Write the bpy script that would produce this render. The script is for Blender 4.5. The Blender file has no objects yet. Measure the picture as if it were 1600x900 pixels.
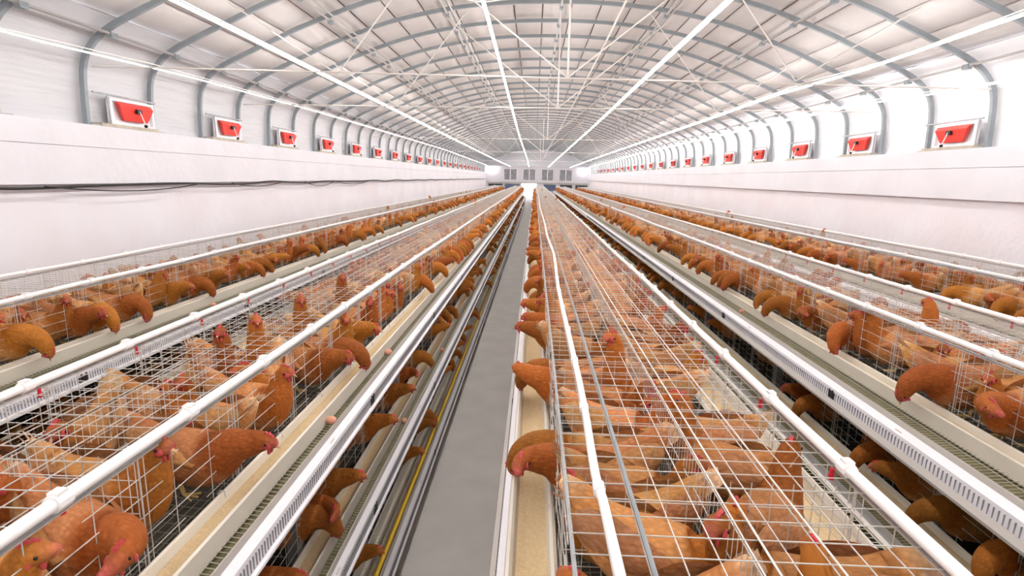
import bpy, math, random
import numpy as np
from mathutils import Vector, Matrix
random.seed(7); np.random.seed(7)
SC = bpy.context.scene
COL = SC.collection
EYE = 3.0                      # camera height above the floor; heights below are mostly given from it
# ------------------------------------------------------------------ camera, world, exposure
cam = bpy.data.cameras.new('camera'); cam.sensor_width = 36.0; cam.lens = 880/1600*36; cam.clip_start = .02; cam.clip_end = 300
camo = bpy.data.objects.new('camera', cam); COL.objects.link(camo)
AX = (Vector((.99902695, .03927436, .0200669)), Vector((-.02724288, .19170942, .98107356)), Vector((-.03468402, .9806656, -.19259283)))
m = Matrix.Identity(4)
for i in range(3):
    m[i][0] = AX[0][i]; m[i][1] = AX[1][i]; m[i][2] = -AX[2][i]
m[2][3] = EYE
camo.matrix_world = m
SC.camera = camo
w = bpy.data.worlds.new('world'); SC.world = w; w.use_nodes = True
w.node_tree.nodes['Background'].inputs[0].default_value = (.86, .91, 1, 1)
w.node_tree.nodes['Background'].inputs[1].default_value = 6.0
SC.view_settings.view_transform = 'Standard'; SC.view_settings.look = 'None'
SC.cycles.diffuse_bounces = 4
SC.view_settings.exposure = 0.32; SC.view_settings.gamma = 1.0; SC.view_settings.use_curve_mapping = False
LAMP = 40.0                    # radiance of the tube lamps

# ------------------------------------------------------------------ materials
def mat(name, color, rough=.6, metal=0., noise=0., nscale=8., bump=0., bscale=30., emit=None, spec=.4, color2=None, stretch=None):
    M = bpy.data.materials.new(name); M.use_nodes = True
    nt = M.node_tree; b = nt.nodes['Principled BSDF']
    b.inputs['Base Color'].default_value = (*color, 1); b.inputs['Roughness'].default_value = rough
    b.inputs['Metallic'].default_value = metal; b.inputs['Specular IOR Level'].default_value = spec
    if emit:
        b.inputs['Emission Color'].default_value = (*emit[0], 1); b.inputs['Emission Strength'].default_value = emit[1]
    if noise or bump or color2:
        tc = nt.nodes.new('ShaderNodeTexCoord'); mp = nt.nodes.new('ShaderNodeMapping')
        nt.links.new(tc.outputs['Object'], mp.inputs[0])
        if stretch: mp.inputs['Scale'].default_value = stretch
        if noise or color2:
            n = nt.nodes.new('ShaderNodeTexNoise'); n.inputs['Scale'].default_value = nscale; n.inputs['Detail'].default_value = 5
            nt.links.new(mp.outputs[0], n.inputs['Vector'])
            r = nt.nodes.new('ShaderNodeValToRGB'); r.color_ramp.elements[0].position = .35; r.color_ramp.elements[1].position = .68
            c2 = color2 or tuple(c*(1-noise) for c in color)
            r.color_ramp.elements[0].color = (*c2, 1); r.color_ramp.elements[1].color = (*color, 1)
            nt.links.new(n.outputs[0], r.inputs[0]); nt.links.new(r.outputs[0], b.inputs['Base Color'])
        if bump:
            n2 = nt.nodes.new('ShaderNodeTexNoise'); n2.inputs['Scale'].default_value = bscale; n2.inputs['Detail'].default_value = 4
            nt.links.new(mp.outputs[0], n2.inputs['Vector'])
            bp = nt.nodes.new('ShaderNodeBump'); bp.inputs['Strength'].default_value = bump; bp.inputs['Distance'].default_value = .03
            nt.links.new(n2.outputs[0], bp.inputs['Height']); nt.links.new(bp.outputs[0], b.inputs['Normal'])
    return M
def feather_mat(name, fine):
    M = bpy.data.materials.new(name); M.use_nodes = True; nt = M.node_tree; b = nt.nodes['Principled BSDF']
    L = nt.links.new; N = nt.nodes.new
    b.inputs['Roughness'].default_value = .75; b.inputs['Specular IOR Level'].default_value = .2
    at = N('ShaderNodeAttribute'); at.attribute_name = 'tint'
    oi = N('ShaderNodeObjectInfo')
    hsv = N('ShaderNodeHueSaturation')
    mr = N('ShaderNodeMapRange'); mr.inputs[3].default_value = .76; mr.inputs[4].default_value = 1.30
    L(oi.outputs['Random'], mr.inputs[0]); L(mr.outputs[0], hsv.inputs['Value'])
    mr2 = N('ShaderNodeMapRange'); mr2.inputs[3].default_value = .488; mr2.inputs[4].default_value = .508
    mth = N('ShaderNodeMath'); mth.operation = 'FRACT'; mm = N('ShaderNodeMath'); mm.operation = 'MULTIPLY'; mm.inputs[1].default_value = 7.31
    L(oi.outputs['Random'], mm.inputs[0]); L(mm.outputs[0], mth.inputs[0]); L(mth.outputs[0], mr2.inputs[0]); L(mr2.outputs[0], hsv.inputs['Hue'])
    col = at.outputs['Color']
    if fine:
        tc = N('ShaderNodeTexCoord'); mp = N('ShaderNodeMapping'); mp.inputs['Scale'].default_value = (85, 48, 70)
        L(tc.outputs['Object'], mp.inputs[0])
        vo = N('ShaderNodeTexVoronoi'); vo.inputs['Scale'].default_value = 1.0; vo.inputs['Randomness'].default_value = .8
        L(mp.outputs[0], vo.inputs['Vector'])
        no = N('ShaderNodeTexNoise'); no.inputs['Scale'].default_value = 55; no.inputs['Detail'].default_value = 3
        L(tc.outputs['Object'], no.inputs['Vector'])
        ad = N('ShaderNodeMath'); ad.operation = 'ADD'; L(vo.outputs['Distance'], ad.inputs[0]); L(no.outputs[0], ad.inputs[1])
        rp = N('ShaderNodeValToRGB'); rp.color_ramp.elements[0].position = .55; rp.color_ramp.elements[1].position = 1.0
        rp.color_ramp.elements[0].color = (1.07, 1.08, 1.10, 1); rp.color_ramp.elements[1].color = (.86, .83, .80, 1)
        L(ad.outputs[0], rp.inputs[0])
        mx = N('ShaderNodeMix'); mx.data_type = 'RGBA'; mx.blend_type = 'MULTIPLY'; mx.inputs[0].default_value = 1
        L(col, mx.inputs[6]); L(rp.outputs[0], mx.inputs[7]); col = mx.outputs[2]
        bp = N('ShaderNodeBump'); bp.inputs['Strength'].default_value = .6; bp.inputs['Distance'].default_value = .006
        L(ad.outputs[0], bp.inputs['Height']); L(bp.outputs[0], b.inputs['Normal'])
    L(col, hsv.inputs['Color']); L(hsv.outputs[0], b.inputs['Base Color'])
    return M
M_wall = mat('white_plaster', (.80, .775, .815), .85, noise=.06, nscale=1.4, bump=.25, bscale=9)
M_wall2 = mat('stained_plaster', (.90, .865, .905), .85, color2=(.86, .80, .82), nscale=1.1, bump=.35, bscale=6)
M_sheet_r = mat('lit_white_sheeting', (.80, .79, .81), .5, noise=.04, nscale=2, bump=.4, bscale=2.2, stretch=(1, .5, 5))  # same sheeting as the left; daylight on the right side put into colour
M_sheet = mat('dimmed_white_sheeting', (.60, .59, .61), .5, noise=.05, nscale=2, bump=.5, bscale=2.2, stretch=(1, .5, 5))  # darker copy: weaker light on the left side is put into the colour
M_roof = mat('roof_panel', (.55, .51, .495), .6, noise=.07, nscale=1.5, bump=.25, bscale=4)
M_seam = mat('dark_seam', (.10, .075, .065), .9)
M_steel = mat('grey_steel', (.30, .33, .35), .5, metal=.15, noise=.15, nscale=5)
M_galv = mat('galvanised_steel', (.42, .43, .44), .45, metal=.5, noise=.2, nscale=20)
M_wire = mat('wire', (.66, .65, .62), .38, metal=.4)
M_rod = mat('pale_rod', (.70, .66, .62), .6)
M_purlin = mat('purlin_steel', (.42, .40, .385), .6)
M_pvc = mat('white_pvc', (.90, .88, .87), .35)
M_concrete = mat('concrete_floor', (.76, .715, .675), .7, noise=.10, nscale=2.5, bump=.1, bscale=60)
M_trough = mat('cream_trough', (.72, .66, .56), .4, noise=.06, nscale=6)
M_feed = mat('ground_feed', (.90, .70, .42), .95, color2=(.82, .60, .33), nscale=70, bump=.6, bscale=220)
M_belt = mat('olive_egg_belt', (.25, .22, .12), .9, noise=.35, nscale=25)
M_shade_sheet = mat('dark_shade_sheet', (.05, .045, .04), .8)  # near-black colour stands in for shade within the lower tiers
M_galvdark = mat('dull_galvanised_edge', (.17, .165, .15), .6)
M_floorwire = mat('shaded_floor_wire', (.26, .25, .21), .6)  # darkened wire: shade inside the cages is put into its colour
M_traywire_shade = mat('olive_tray_wire_trough_shade', (.46, .43, .32), .6)  # olive wire; also imitates shade on one trough
M_haze = mat('grey_end_sheet', (.50, .50, .53), .8)
M_manure = mat('manure_belt', (.13, .12, .09), .8, noise=.4, nscale=9)
M_white = mat('white_strip', (.88, .85, .88), .45)
M_greylip = mat('grey_lip', (.50, .46, .42), .5)
M_tick = mat('grey_slot', (.26, .25, .27), .8)
M_red = mat('red_flap', (.78, .045, .03), .4)
M_redn = mat('red_nipple', (.62, .02, .04), .3)
M_black = mat('black_plastic', (.02, .018, .018), .5)
M_beige = mat('beige_sill', (.58, .52, .42), .8, noise=.2, nscale=12)
M_yellow = mat('yellow_hose', (.85, .52, .03), .4)
M_lamp = mat('lamp_tube', (1, 1, 1), .4, emit=((1, .985, .97), LAMP))
M_lamp_dim = mat('slim_lamp_tube', (1, 1, 1), .4, emit=((1, .985, .97), LAMP*.12))
M_lamp_bright = mat('bright_lamp_tube', (1, 1, 1), .4, emit=((1, .985, .97), LAMP*1.7))
M_lamp_side = mat('side_lamp_tube', (1, 1, 1), .4, emit=((1, .985, .97), LAMP*.6))
M_win = mat('dusty_pane', (.40, .40, .42), .25, noise=.4, nscale=3)
M_bluep = mat('blue_pad', (.17, .22, .34), .7, noise=.4, nscale=4)
M_dark = mat('dark_opening', (.05, .055, .06), .8)
M_egg = mat('egg_shell', (.74, .36, .24), .45)
M_feather = feather_mat('feathers', True)
M_feather_far = feather_mat('feathers_far', False)
M_comb = mat('red_comb', (.62, .075, .08), .5, noise=.3, nscale=60)
M_beak = mat('horn_beak', (.62, .36, .20), .4)
M_eye = mat('eye', (.02, .01, .005), .1)
M_eyering = mat('amber_eye', (.75, .30, .05), .2)
M_leg = mat('yellow_leg', (.72, .50, .18), .6)

# ------------------------------------------------------------------ helpers
def tag(o, label=None, cat=None, group=None, kind=None):
    if label: o['label'] = label
    if cat: o['category'] = cat
    if group: o['group'] = group
    if kind: o['kind'] = kind
    return o
def empty(name, loc=(0, 0, 0)):
    o = bpy.data.objects.new(name, None); COL.objects.link(o); o.location = loc; o.empty_display_size = .1
    return o
def link(name, me, parent=None, loc=None):
    o = bpy.data.objects.new(name, me); COL.objects.link(o)
    if loc is not None: o.location = loc
    if parent is not None: o.parent = parent
    return o
class MB:
    def __init__(s): s.v = []; s.f = []; s.mi = []; s.cur = 0
    def add(s, vs, fs):
        n = len(s.v); s.v.extend([tuple(p) for p in vs])
        s.f.extend([tuple(i+n for i in f) for f in fs]); s.mi.extend([s.cur]*len(fs)); return s
    def box(s, x0, x1, y0, y1, z0, z1):
        return s.add([(x0, y0, z0), (x1, y0, z0), (x1, y1, z0), (x0, y1, z0), (x0, y0, z1), (x1, y0, z1), (x1, y1, z1), (x0, y1, z1)],
                     [(3, 2, 1, 0), (4, 5, 6, 7), (0, 1, 5, 4), (1, 2, 6, 5), (2, 3, 7, 6), (3, 0, 4, 7)])
    def bar(s, a, b, r, n=4, caps=False, r2=None):
        a = Vector(a); b = Vector(b); t = (b-a).normalized()
        u = t.cross(Vector((0, 0, 1)) if abs(t.z) < .9 else Vector((1, 0, 0))).normalized(); q = t.cross(u)
        r2 = r if r2 is None else r2
        vs = []
        for p, rr in ((a, r), (b, r2)):
            for i in range(n):
                an = 2*math.pi*(i+.5)/n
                vs.append(p+u*math.cos(an)*rr+q*math.sin(an)*rr)
        fs = [(i, (i+1) % n, n+(i+1) % n, n+i) for i in range(n)]
        if caps: fs += [tuple(range(n-1, -1, -1)), tuple(range(n, 2*n))]
        return s.add(vs, fs)
    def tube(s, pts, r, n=8, caps=True):
        pts = [Vector(p) for p in pts]; k = len(pts); vs = []
        for i, p in enumerate(pts):
            t = (pts[min(i+1, k-1)]-pts[max(i-1, 0)]).normalized()
            u = t.cross(Vector((0, 0, 1)) if abs(t.z) < .9 else Vector((1, 0, 0))).normalized(); q = t.cross(u)
            for j in range(n):
                an = 2*math.pi*j/n; vs.append(p+u*math.cos(an)*r+q*math.sin(an)*r)
        fs = [(i*n+j, i*n+(j+1) % n, (i+1)*n+(j+1) % n, (i+1)*n+j) for i in range(k-1) for j in range(n)]
        if caps: fs += [tuple(range(n-1, -1, -1)), tuple(range((k-1)*n, k*n))]
        return s.add(vs, fs)
    def sphere(s, c, r, nu=10, nv=6, sc=(1, 1, 1)):
        vs = [(c[0], c[1], c[2]-r*sc[2])]
        for j in range(1, nv):
            ph = -math.pi/2+math.pi*j/nv
            for i in range(nu):
                th = 2*math.pi*i/nu
                vs.append((c[0]+r*sc[0]*math.cos(ph)*math.cos(th), c[1]+r*sc[1]*math.cos(ph)*math.sin(th), c[2]+r*sc[2]*math.sin(ph)))
        vs.append((c[0], c[1], c[2]+r*sc[2])); top = len(vs)-1
        fs = [(0, 1+(i+1) % nu, 1+i) for i in range(nu)]
        for j in range(nv-2):
            for i in range(nu):
                a = 1+j*nu; fs.append((a+i, a+(i+1) % nu, a+nu+(i+1) % nu, a+nu+i))
        a = 1+(nv-2)*nu; fs += [(a+i, a+(i+1) % nu, top) for i in range(nu)]
        return s.add(vs, fs)
    def extrude_y(s, prof, y0, y1, closed=False):      # prof: list of (x,z); open strip or closed ring with caps
        n = len(prof); vs = [(x, y0, z) for x, z in prof]+[(x, y1, z) for x, z in prof]
        rng = range(n) if closed else range(n-1)
        fs = [(i, (i+1) % n, n+(i+1) % n, n+i) for i in rng]
        if closed: fs += [tuple(range(n-1, -1, -1)), tuple(range(n, 2*n))]
        return s.add(vs, fs)
    def mesh(s, name, mats, smooth=False):
        me = bpy.data.meshes.new(name); me.from_pydata(s.v, [], s.f)
        for q in (mats if isinstance(mats, (list, tuple)) else [mats]): me.materials.append(q)
        if max(s.mi, default=0): me.polygons.foreach_set('material_index', s.mi)
        if smooth: me.polygons.foreach_set('use_smooth', [True]*len(s.f))
        me.update(); return me
    def build(s, name, mats, parent=None, loc=None, smooth=False):
        return link(name, s.mesh(name, mats, smooth), parent, loc)
ORD = 'nearest,second,third,fourth,fifth,sixth,seventh,eighth,ninth,tenth,eleventh,twelfth,thirteenth,fourteenth,fifteenth,sixteenth,seventeenth,eighteenth,nineteenth,twentieth'.split(',')
TENS = ['', '', 'twenty', 'thirty', 'forty', 'fifty', 'sixty', 'seventy', 'eighty', 'ninety']
TENTH = ['', '', 'twentieth', 'thirtieth', 'fortieth', 'fiftieth', 'sixtieth', 'seventieth', 'eightieth', 'ninetieth']
ORD1 = ['', 'first']+ORD[1:9]
def nth(i):                    # 0 -> first
    k = i+1
    if k == 1: return 'first'
    if k <= 20: return ORD[k-1]
    if k >= 100: return str(k)+'th'
    return TENTH[k//10] if k % 10 == 0 else TENS[k//10]+'-'+ORD1[k % 10]

# ------------------------------------------------------------------ the hall
Y0, Y1 = -6.0, 60.0
CX = .31
S, A0 = 1.1268, 6.484          # rib spacing, distance of the first rib in view
HALF = [(5.40, .49), (5.37, 1.08), (5.25, 1.33), (5.02, 1.51), (4.62, 1.70), (4.1, 1.93), (3.73, 2.09), (2.8, 2.42), (1.8, 2.64), (.9, 2.74), (0, 2.77)]
def smooth_poly(pts, n):
    P = np.array(pts, float); out = []
    P = np.vstack([2*P[0]-P[1], P, 2*P[-1]-P[-2]])
    for i in range(1, len(P)-2):
        for k in range(n):
            t = k/n
            out.append(.5*((2*P[i])+(-P[i-1]+P[i+1])*t+(2*P[i-1]-5*P[i]+4*P[i+1]-P[i+2])*t*t+(-P[i-1]+3*P[i]-3*P[i+1]+P[i+2])*t**3))
    out.append(P[-2]); return np.array(out)
full = [(-x, z) for x, z in HALF]+[(x, z) for x, z in HALF[::-1][1:]]
ARC = smooth_poly(full, 4)                      # rib inner line: (x from the hall axis, height over the eye)
tang = np.gradient(ARC, axis=0); tang /= np.linalg.norm(tang, axis=1)[:, None]
NRM = np.stack([-tang[:, 1], tang[:, 0]], 1)    # outward
arc_len = np.concatenate([[0], np.cumsum(np.linalg.norm(np.diff(ARC, axis=0), axis=1))])
def arc_at(l, off=0.):
    i = np.clip(np.searchsorted(arc_len, l)-1, 0, len(ARC)-2); t = (l-arc_len[i])/(arc_len[i+1]-arc_len[i])
    p = ARC[i]*(1-t)+ARC[i+1]*t; n = NRM[i]*(1-t)+NRM[i+1]*t
    return p+n*off
def arc_z(X):                                   # height of the rib line over the eye at world X
    x = X-CX; k = np.argsort(ARC[:, 0]); return float(np.interp(x, ARC[k, 0], ARC[k, 1]))

fl = MB().box(-5.6, 6.3, Y0, Y1, -.15, 0).build('floor', M_concrete); fl['kind'] = 'structure'
# side walls: a recessed lower wall and a proud upper beam in two courses
def side_wall(name, sx, face, low):
    r = MB(); a, b = sorted((low, low+sx*.35)); r.box(a, b, Y0, Y1, 0, EYE-.165)
    o = r.build(name, M_wall2); o['kind'] = 'structure'
    a, b = sorted((face, low+sx*.35))
    for z0, z1 in ((-.165, .238), (.243, .488)):
        MB().box(a, b, Y0, Y1, EYE+z0, EYE+z1).build('beam_course', M_wall, o)
    return o
wl = side_wall('wall_left', -1, -5.0, -5.10)
wr = side_wall('wall_right', 1, 5.62, 5.72)
# sheeting of the upper side walls, slightly billowed between the ribs
def sheeting(name, left):
    mb = MB(); ls = np.linspace(0.0, 1.235, 9)
    L = arc_len[-1]; ys = np.arange(Y0, Y1+.01, S/6)
    vs = []
    for yi, y in enumerate(ys):
        for l in ls:
            p = arc_at(l if left else L-l, .118)
            ph = (y-A0)/S % 1
            bill = .03*math.sin(math.pi*ph)+.012*math.sin(l*17+yi*1.3)
            vs.append((CX+p[0]+(1 if left else -1)*bill, y, EYE+p[1]))
    n = len(ls)
    fs = [(i*n+j, i*n+j+1, (i+1)*n+j+1, (i+1)*n+j) for i in range(len(ys)-1) for j in range(n-1)]
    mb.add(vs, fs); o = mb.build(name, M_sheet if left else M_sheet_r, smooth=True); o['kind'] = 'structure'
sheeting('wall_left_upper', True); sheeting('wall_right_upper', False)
# roof: dark backing and long white panels with open seams
mb = MB(); ls = np.linspace(1.2, arc_len[-1]-1.2, 50)
mb.extrude_y([(CX+arc_at(l, .16)[0], EYE+arc_at(l, .16)[1]) for l in ls], Y0, Y1)
roof = mb.build('ceiling', M_seam); roof['kind'] = 'structure'
NP_ = 21; edges = np.linspace(1.22, arc_len[-1]-1.22, NP_+1)
ys = np.arange(Y0, Y1+.01, S/4)
for k in range(NP_):
    mb = MB(); vs = []
    ll = [edges[k]+.008, edges[k]+.03, (edges[k]+edges[k+1])/2, edges[k+1]-.03, edges[k+1]-.008]
    dep = [.155, .125, .115, .125, .155]
    for y in ys:
        ph = (y-A0)/S % 1
        for l, d in zip(ll, dep):
            p = arc_at(l, d-.008*math.sin(math.pi*ph)*(1 if d < .15 else 0)); vs.append((CX+p[0], y, EYE+p[1]))
    fs = [(i*5+j, i*5+j+1, (i+1)*5+j+1, (i+1)*5+j) for i in range(len(ys)-1) for j in range(4)]
    mb.add(vs, fs).build('panel', M_roof, roof, smooth=True)
# ribs
def rib_mesh():
    mb = MB(); vs = []
    for p, n in zip(ARC, NRM):
        for o_, y in ((.012, -.024), (.012, .024), (.07, .024), (.07, -.024)):
            q = p+n*o_; vs.append((q[0], y, q[1]))
    k = len(ARC)
    fs = [(i*4+j, i*4+(j+1) % 4, (i+1)*4+(j+1) % 4, (i+1)*4+j) for i in range(k-1) for j in range(4)]
    fs += [(3, 2, 1, 0), (4*k-4, 4*k-3, 4*k-2, 4*k-1)]
    mb.add(vs, fs); return mb.mesh('rib', M_steel)
RIB = rib_mesh(); foot_me = MB().box(-.06, .06, -.07, .07, -.0, .012).mesh('foot_plate', M_galv)
for n in range(-3, 47):
    y = A0+n*S
    o = link('roof_rib', RIB, None, (CX, y, EYE))
    tag(o, f'curved grey steel roof rib, {nth(n)} counted from the camera' if n >= 0 else f'curved grey steel roof rib overhead, {nth(-n-1)} one behind the first pair of red flaps', 'roof rib', 'steel ribs of the arched roof')
    if -1 <= n < 12:
        for sx in (-1, 1): link('foot_plate', foot_me, o, (sx*5.38, 0, .489))
# purlins with a clip at each rib
clip_me = MB().box(-.03, .03, -.05, .05, -.055, .005).mesh('clip', M_steel)
PX = [(-4.72, 'lowest on the left'), (-3.05, 'second up on the left'), (-1.5, 'just left of the ridge'), (.36, 'under the ridge'), (2.05, 'just right of the ridge'), (3.62, 'second up on the right'), (5.33, 'lowest on the right')]
for X, wd in PX:
    z = EYE+arc_z(X)-.035
    t = empty('roof_purlin', (X, 0, z)); tag(t, f'pale roof purlin running the length of the hall, {wd}', 'purlin', 'roof purlins')
    MB().bar((0, Y0, 0), (0, Y1, 0), .017, 6).build('bar', M_purlin, t)
    if abs(X-CX) > 1.5 and abs(X-CX) < 4: MB().bar((.09, Y0, .03), (.09, Y1, .03), .014, 6).build('bar', M_purlin, t)
    far = MB()
    for n in range(-3, 46):
        if n < 14: link('clip', clip_me, t, (0, A0+n*S, .01))
        else: far.box(-.03, .03, A0+n*S-.05, A0+n*S+.05, -.045, .015)
    o = far.build('far_clip', M_steel, t); o['kind'] = 'stuff'
# tie rods with their braces
for i, n in enumerate((0, 3, 10, 18, 30)):
    y = A0+n*S+.05
    dy = 1.0 if n == 0 else 0.1
    t = empty('roof_truss', (CX, y, EYE+1.17)); tag(t, f'thin pale tie rod and braces across the roof, {nth(i)} from the camera', 'truss', 'tie rods across the hall')
    MB().bar((-5.34, 0, -.03), (5.3, dy, .02), .010, 6).build('tie_rod', M_rod, t)
    h = dy/2
    MB().bar((.05, h, 0), (.05, h, 1.56), .012, 6).build('king_post', M_rod, t)
    for a, b in (((.05, h, 0), (1.9, h, arc_z(CX+1.9)-1.17)), ((.05, h, 0), (-1.9, h, arc_z(CX-1.9)-1.17)),
                 ((-2.7, h, 0), (-1.5, h, arc_z(CX-1.5)-1.17)), ((2.7, h, 0), (1.5, h, arc_z(CX+1.5)-1.17)),
                 ((-2.7, h, 0), (-4.0, h, arc_z(CX-4)-1.17)), ((2.7, h, 0), (4.0, h, arc_z(CX+4)-1.17))):
        MB().bar(a, b, .009, 6).build('brace', M_rod, t)
# end walls
we = MB()
we.box(-5.5, -1.34, Y1, Y1+.25, 0, 6.0).box(.24, 6.1, Y1, Y1+.25, 0, 6.0).box(-1.34, .24, Y1, Y1+.25, EYE-.60, 6.0).box(-1.34, .24, Y1, Y1+.25, 0, 1.06)
o = we.build('wall_end', M_wall); o['kind'] = 'structure'
MB().box(-5.0, 5.6, Y1-.08, Y1, EYE-.60, EYE-.48).build('ledge', M_greylip, o)
for i, (a, b) in enumerate(((-3.18, -1.90), (-1.17, .05), (.76, 1.92), (2.62, 3.86))):
    wn = MB()
    for q in (((a-.06), a), (b, b+.06), ((a+b)/2-.05, (a+b)/2+.05)): wn.box(q[0], q[1], Y1-.07, Y1-.002, EYE-.24, EYE+.90)
    wn.box(a-.06, b+.06, Y1-.07, Y1-.002, EYE+.86, EYE+.94).box(a-.06, b+.06, Y1-.07, Y1-.002, EYE-.28, EYE-.22)
    wo = wn.build(f'window_{i+1}', M_white); wo['kind'] = 'structure'
    for p0, p1 in ((a, (a+b)/2-.05), ((a+b)/2+.05, b)):
        MB().box(p0, p1, Y1-.03, Y1-.004, EYE-.22, EYE+.86).build('pane', M_win, wo)
for a, b, mt, lb in ((-4.8, -3.35, M_dark, 'dark ventilation opening low on the end wall by the left corner'), (-3.05, -1.55, M_bluep, 'blue-grey cooling pad left of the bright doorway'),
                     (1.0, 2.2, M_bluep, 'blue-grey cooling pad just right of the bright doorway'), (2.7, 3.9, M_dark, 'dark ventilation opening on the end wall, second from the right corner'), (4.3, 5.5, M_dark, 'dark ventilation opening low on the end wall by the right corner')):
    t = empty('cooling_pad', ((a+b)/2, Y1, EYE-1.3)); tag(t, lb, 'cooling pad')
    h = (b-a)/2
    MB().box(-h, h, -.06, -.002, 0, .62).build('pad', mt, t)
    fr = MB().box(-h-.05, -h, -.09, -.002, -.05, .67).box(h, h+.05, -.09, -.002, -.05, .67).box(-h, h, -.09, -.002, .62, .67).box(-h, h, -.09, -.002, -.05, 0)
    fr.build('frame', M_galv, t)
# lowered sheet that closes the roof at the far end
so = MB().box(-5.0, 5.6, 59.0, 59.05, EYE+1.15, EYE+2.95)
o = so.build('ceiling_lowered', M_haze); o['kind'] = 'structure'
MB().box(-5.0, 5.6, 59.05, Y1, EYE+1.15, EYE+1.19).build('soffit', M_wall, o)
rp = MB(); rp.add([(-.86, 52, 0), (-.14, 52, 0), (-.14, Y1-.02, 1.05), (-.86, Y1-.02, 1.05), (-.86, Y1-.02, 0), (-.14, Y1-.02, 0)], [(0, 1, 2, 3), (0, 3, 4), (1, 5, 2), (3, 2, 5, 4), (0, 4, 5, 1)])
tag(rp.build('ramp', M_concrete), 'concrete ramp rising to the bright open doorway at the far end', 'ramp')
yd = MB().box(-6, 6, Y1+.25, Y1+30, .9, 1.0).build('yard_ground', mat('pale_yard', (.75, .75, .76), .9)); yd['kind'] = 'structure'
wb = MB().box(-5.5, 6.1, Y0-.25, Y0, 0, 6.0).build('wall_rear', M_wall); wb['kind'] = 'structure'

# ------------------------------------------------------------------ lamps: strings of tubes hung along the hall
YL = 58.7
for X_, wd in ((-4.3, 'left'), (4.95, 'right')):
    t = empty('wall_lamp', (X_, Y1, EYE+.75)); tag(t, f'glowing round lamp high on the end wall near the {wd} corner', 'wall lamp', 'lamps on the end wall')
    MB().box(-.08, .08, -.04, 0, -.08, .08).build('base', M_white, t)
    MB().sphere((0, -.13, 0), .10, 12, 8).build('globe', M_lamp, t, None, True)

def lamp_string(pts, label, r=.015, mt=None):
    t = empty('strip_light', pts[0]); tag(t, label, 'strip light', 'tube light strings along the hall')
    P = [Vector(p) for p in pts]; o0 = P[0]
    ys_ = [p.y for p in P]; seg = []
    y = Y0+.3
    while y < YL-.1:
        y2 = min(y+S*2, YL)
        def at(yy): return Vector((np.interp(yy, ys_, [p.x for p in P]), yy, np.interp(yy, ys_, [p.z for p in P])))
        a, b = at(y), at(y2)
        MB().bar(a-o0, b-o0, r, 6, True).build('tube', mt or M_lamp, t)
        y = y2
    MB().tube([p-o0+Vector((0, 0, .035)) for p in P], .006, 5).build('cable', M_rod, t)
Z = EYE
lamp_string([(-4.74, Y0, Z+1.13), (-4.74, 5.1, Z+1.167), (-4.74, 7.2, Z+1.248), (-4.74, 12, Z+1.31), (-4.74, 30, Z+1.36), (-4.74, YL, Z+1.11)], 'glowing strip light nearest the left wall', .008, M_lamp_dim)
lamp_string([(-3.17, Y0, Z+1.45), (-3.17, 5, Z+1.45), (-3.22, 10, Z+1.45), (-3.25, 21, Z+1.45), (-3.25, 48, Z+1.40), (-2.5, YL, Z+1.11)], 'glowing strip light second from the left wall')
lamp_string([(-.46, Y0, Z+1.45), (-.47, 5, Z+1.45), (-.49, 8.2, Z+1.45), (-.58, 20, Z+1.45), (-.6, 48, Z+1.40), (-.6, YL, Z+1.11)], 'glowing strip light above the concrete aisle', .015, M_lamp_bright)
lamp_string([(1.54, Y0, Z+1.45), (1.55, 5, Z+1.45), (1.57, 9.1, Z+1.45), (1.63, 18, Z+1.45), (1.63, 48, Z+1.40), (1.4, YL, Z+1.11)], 'glowing strip light just right of the roof ridge')
lamp_string([(4.1, Y0, Z+1.42), (4.1, 5.3, Z+1.45), (4.24, 7.3, Z+1.44), (4.03, 9.06, Z+1.46), (4.1, 14.6, Z+1.45), (4.2, 48, Z+1.40), (3.6, YL, Z+1.11)], 'glowing strip light with a kink, second from the right wall')
lamp_string([(5.42, Y0, Z+1.15), (5.42, 7, Z+1.18), (5.42, 9.7, Z+1.31), (5.42, 14.2, Z+1.33), (5.42, 31, Z+1.35), (5.42, YL, Z+1.11)], 'glowing strip light nearest the right wall', .008, M_lamp_side)

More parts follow.
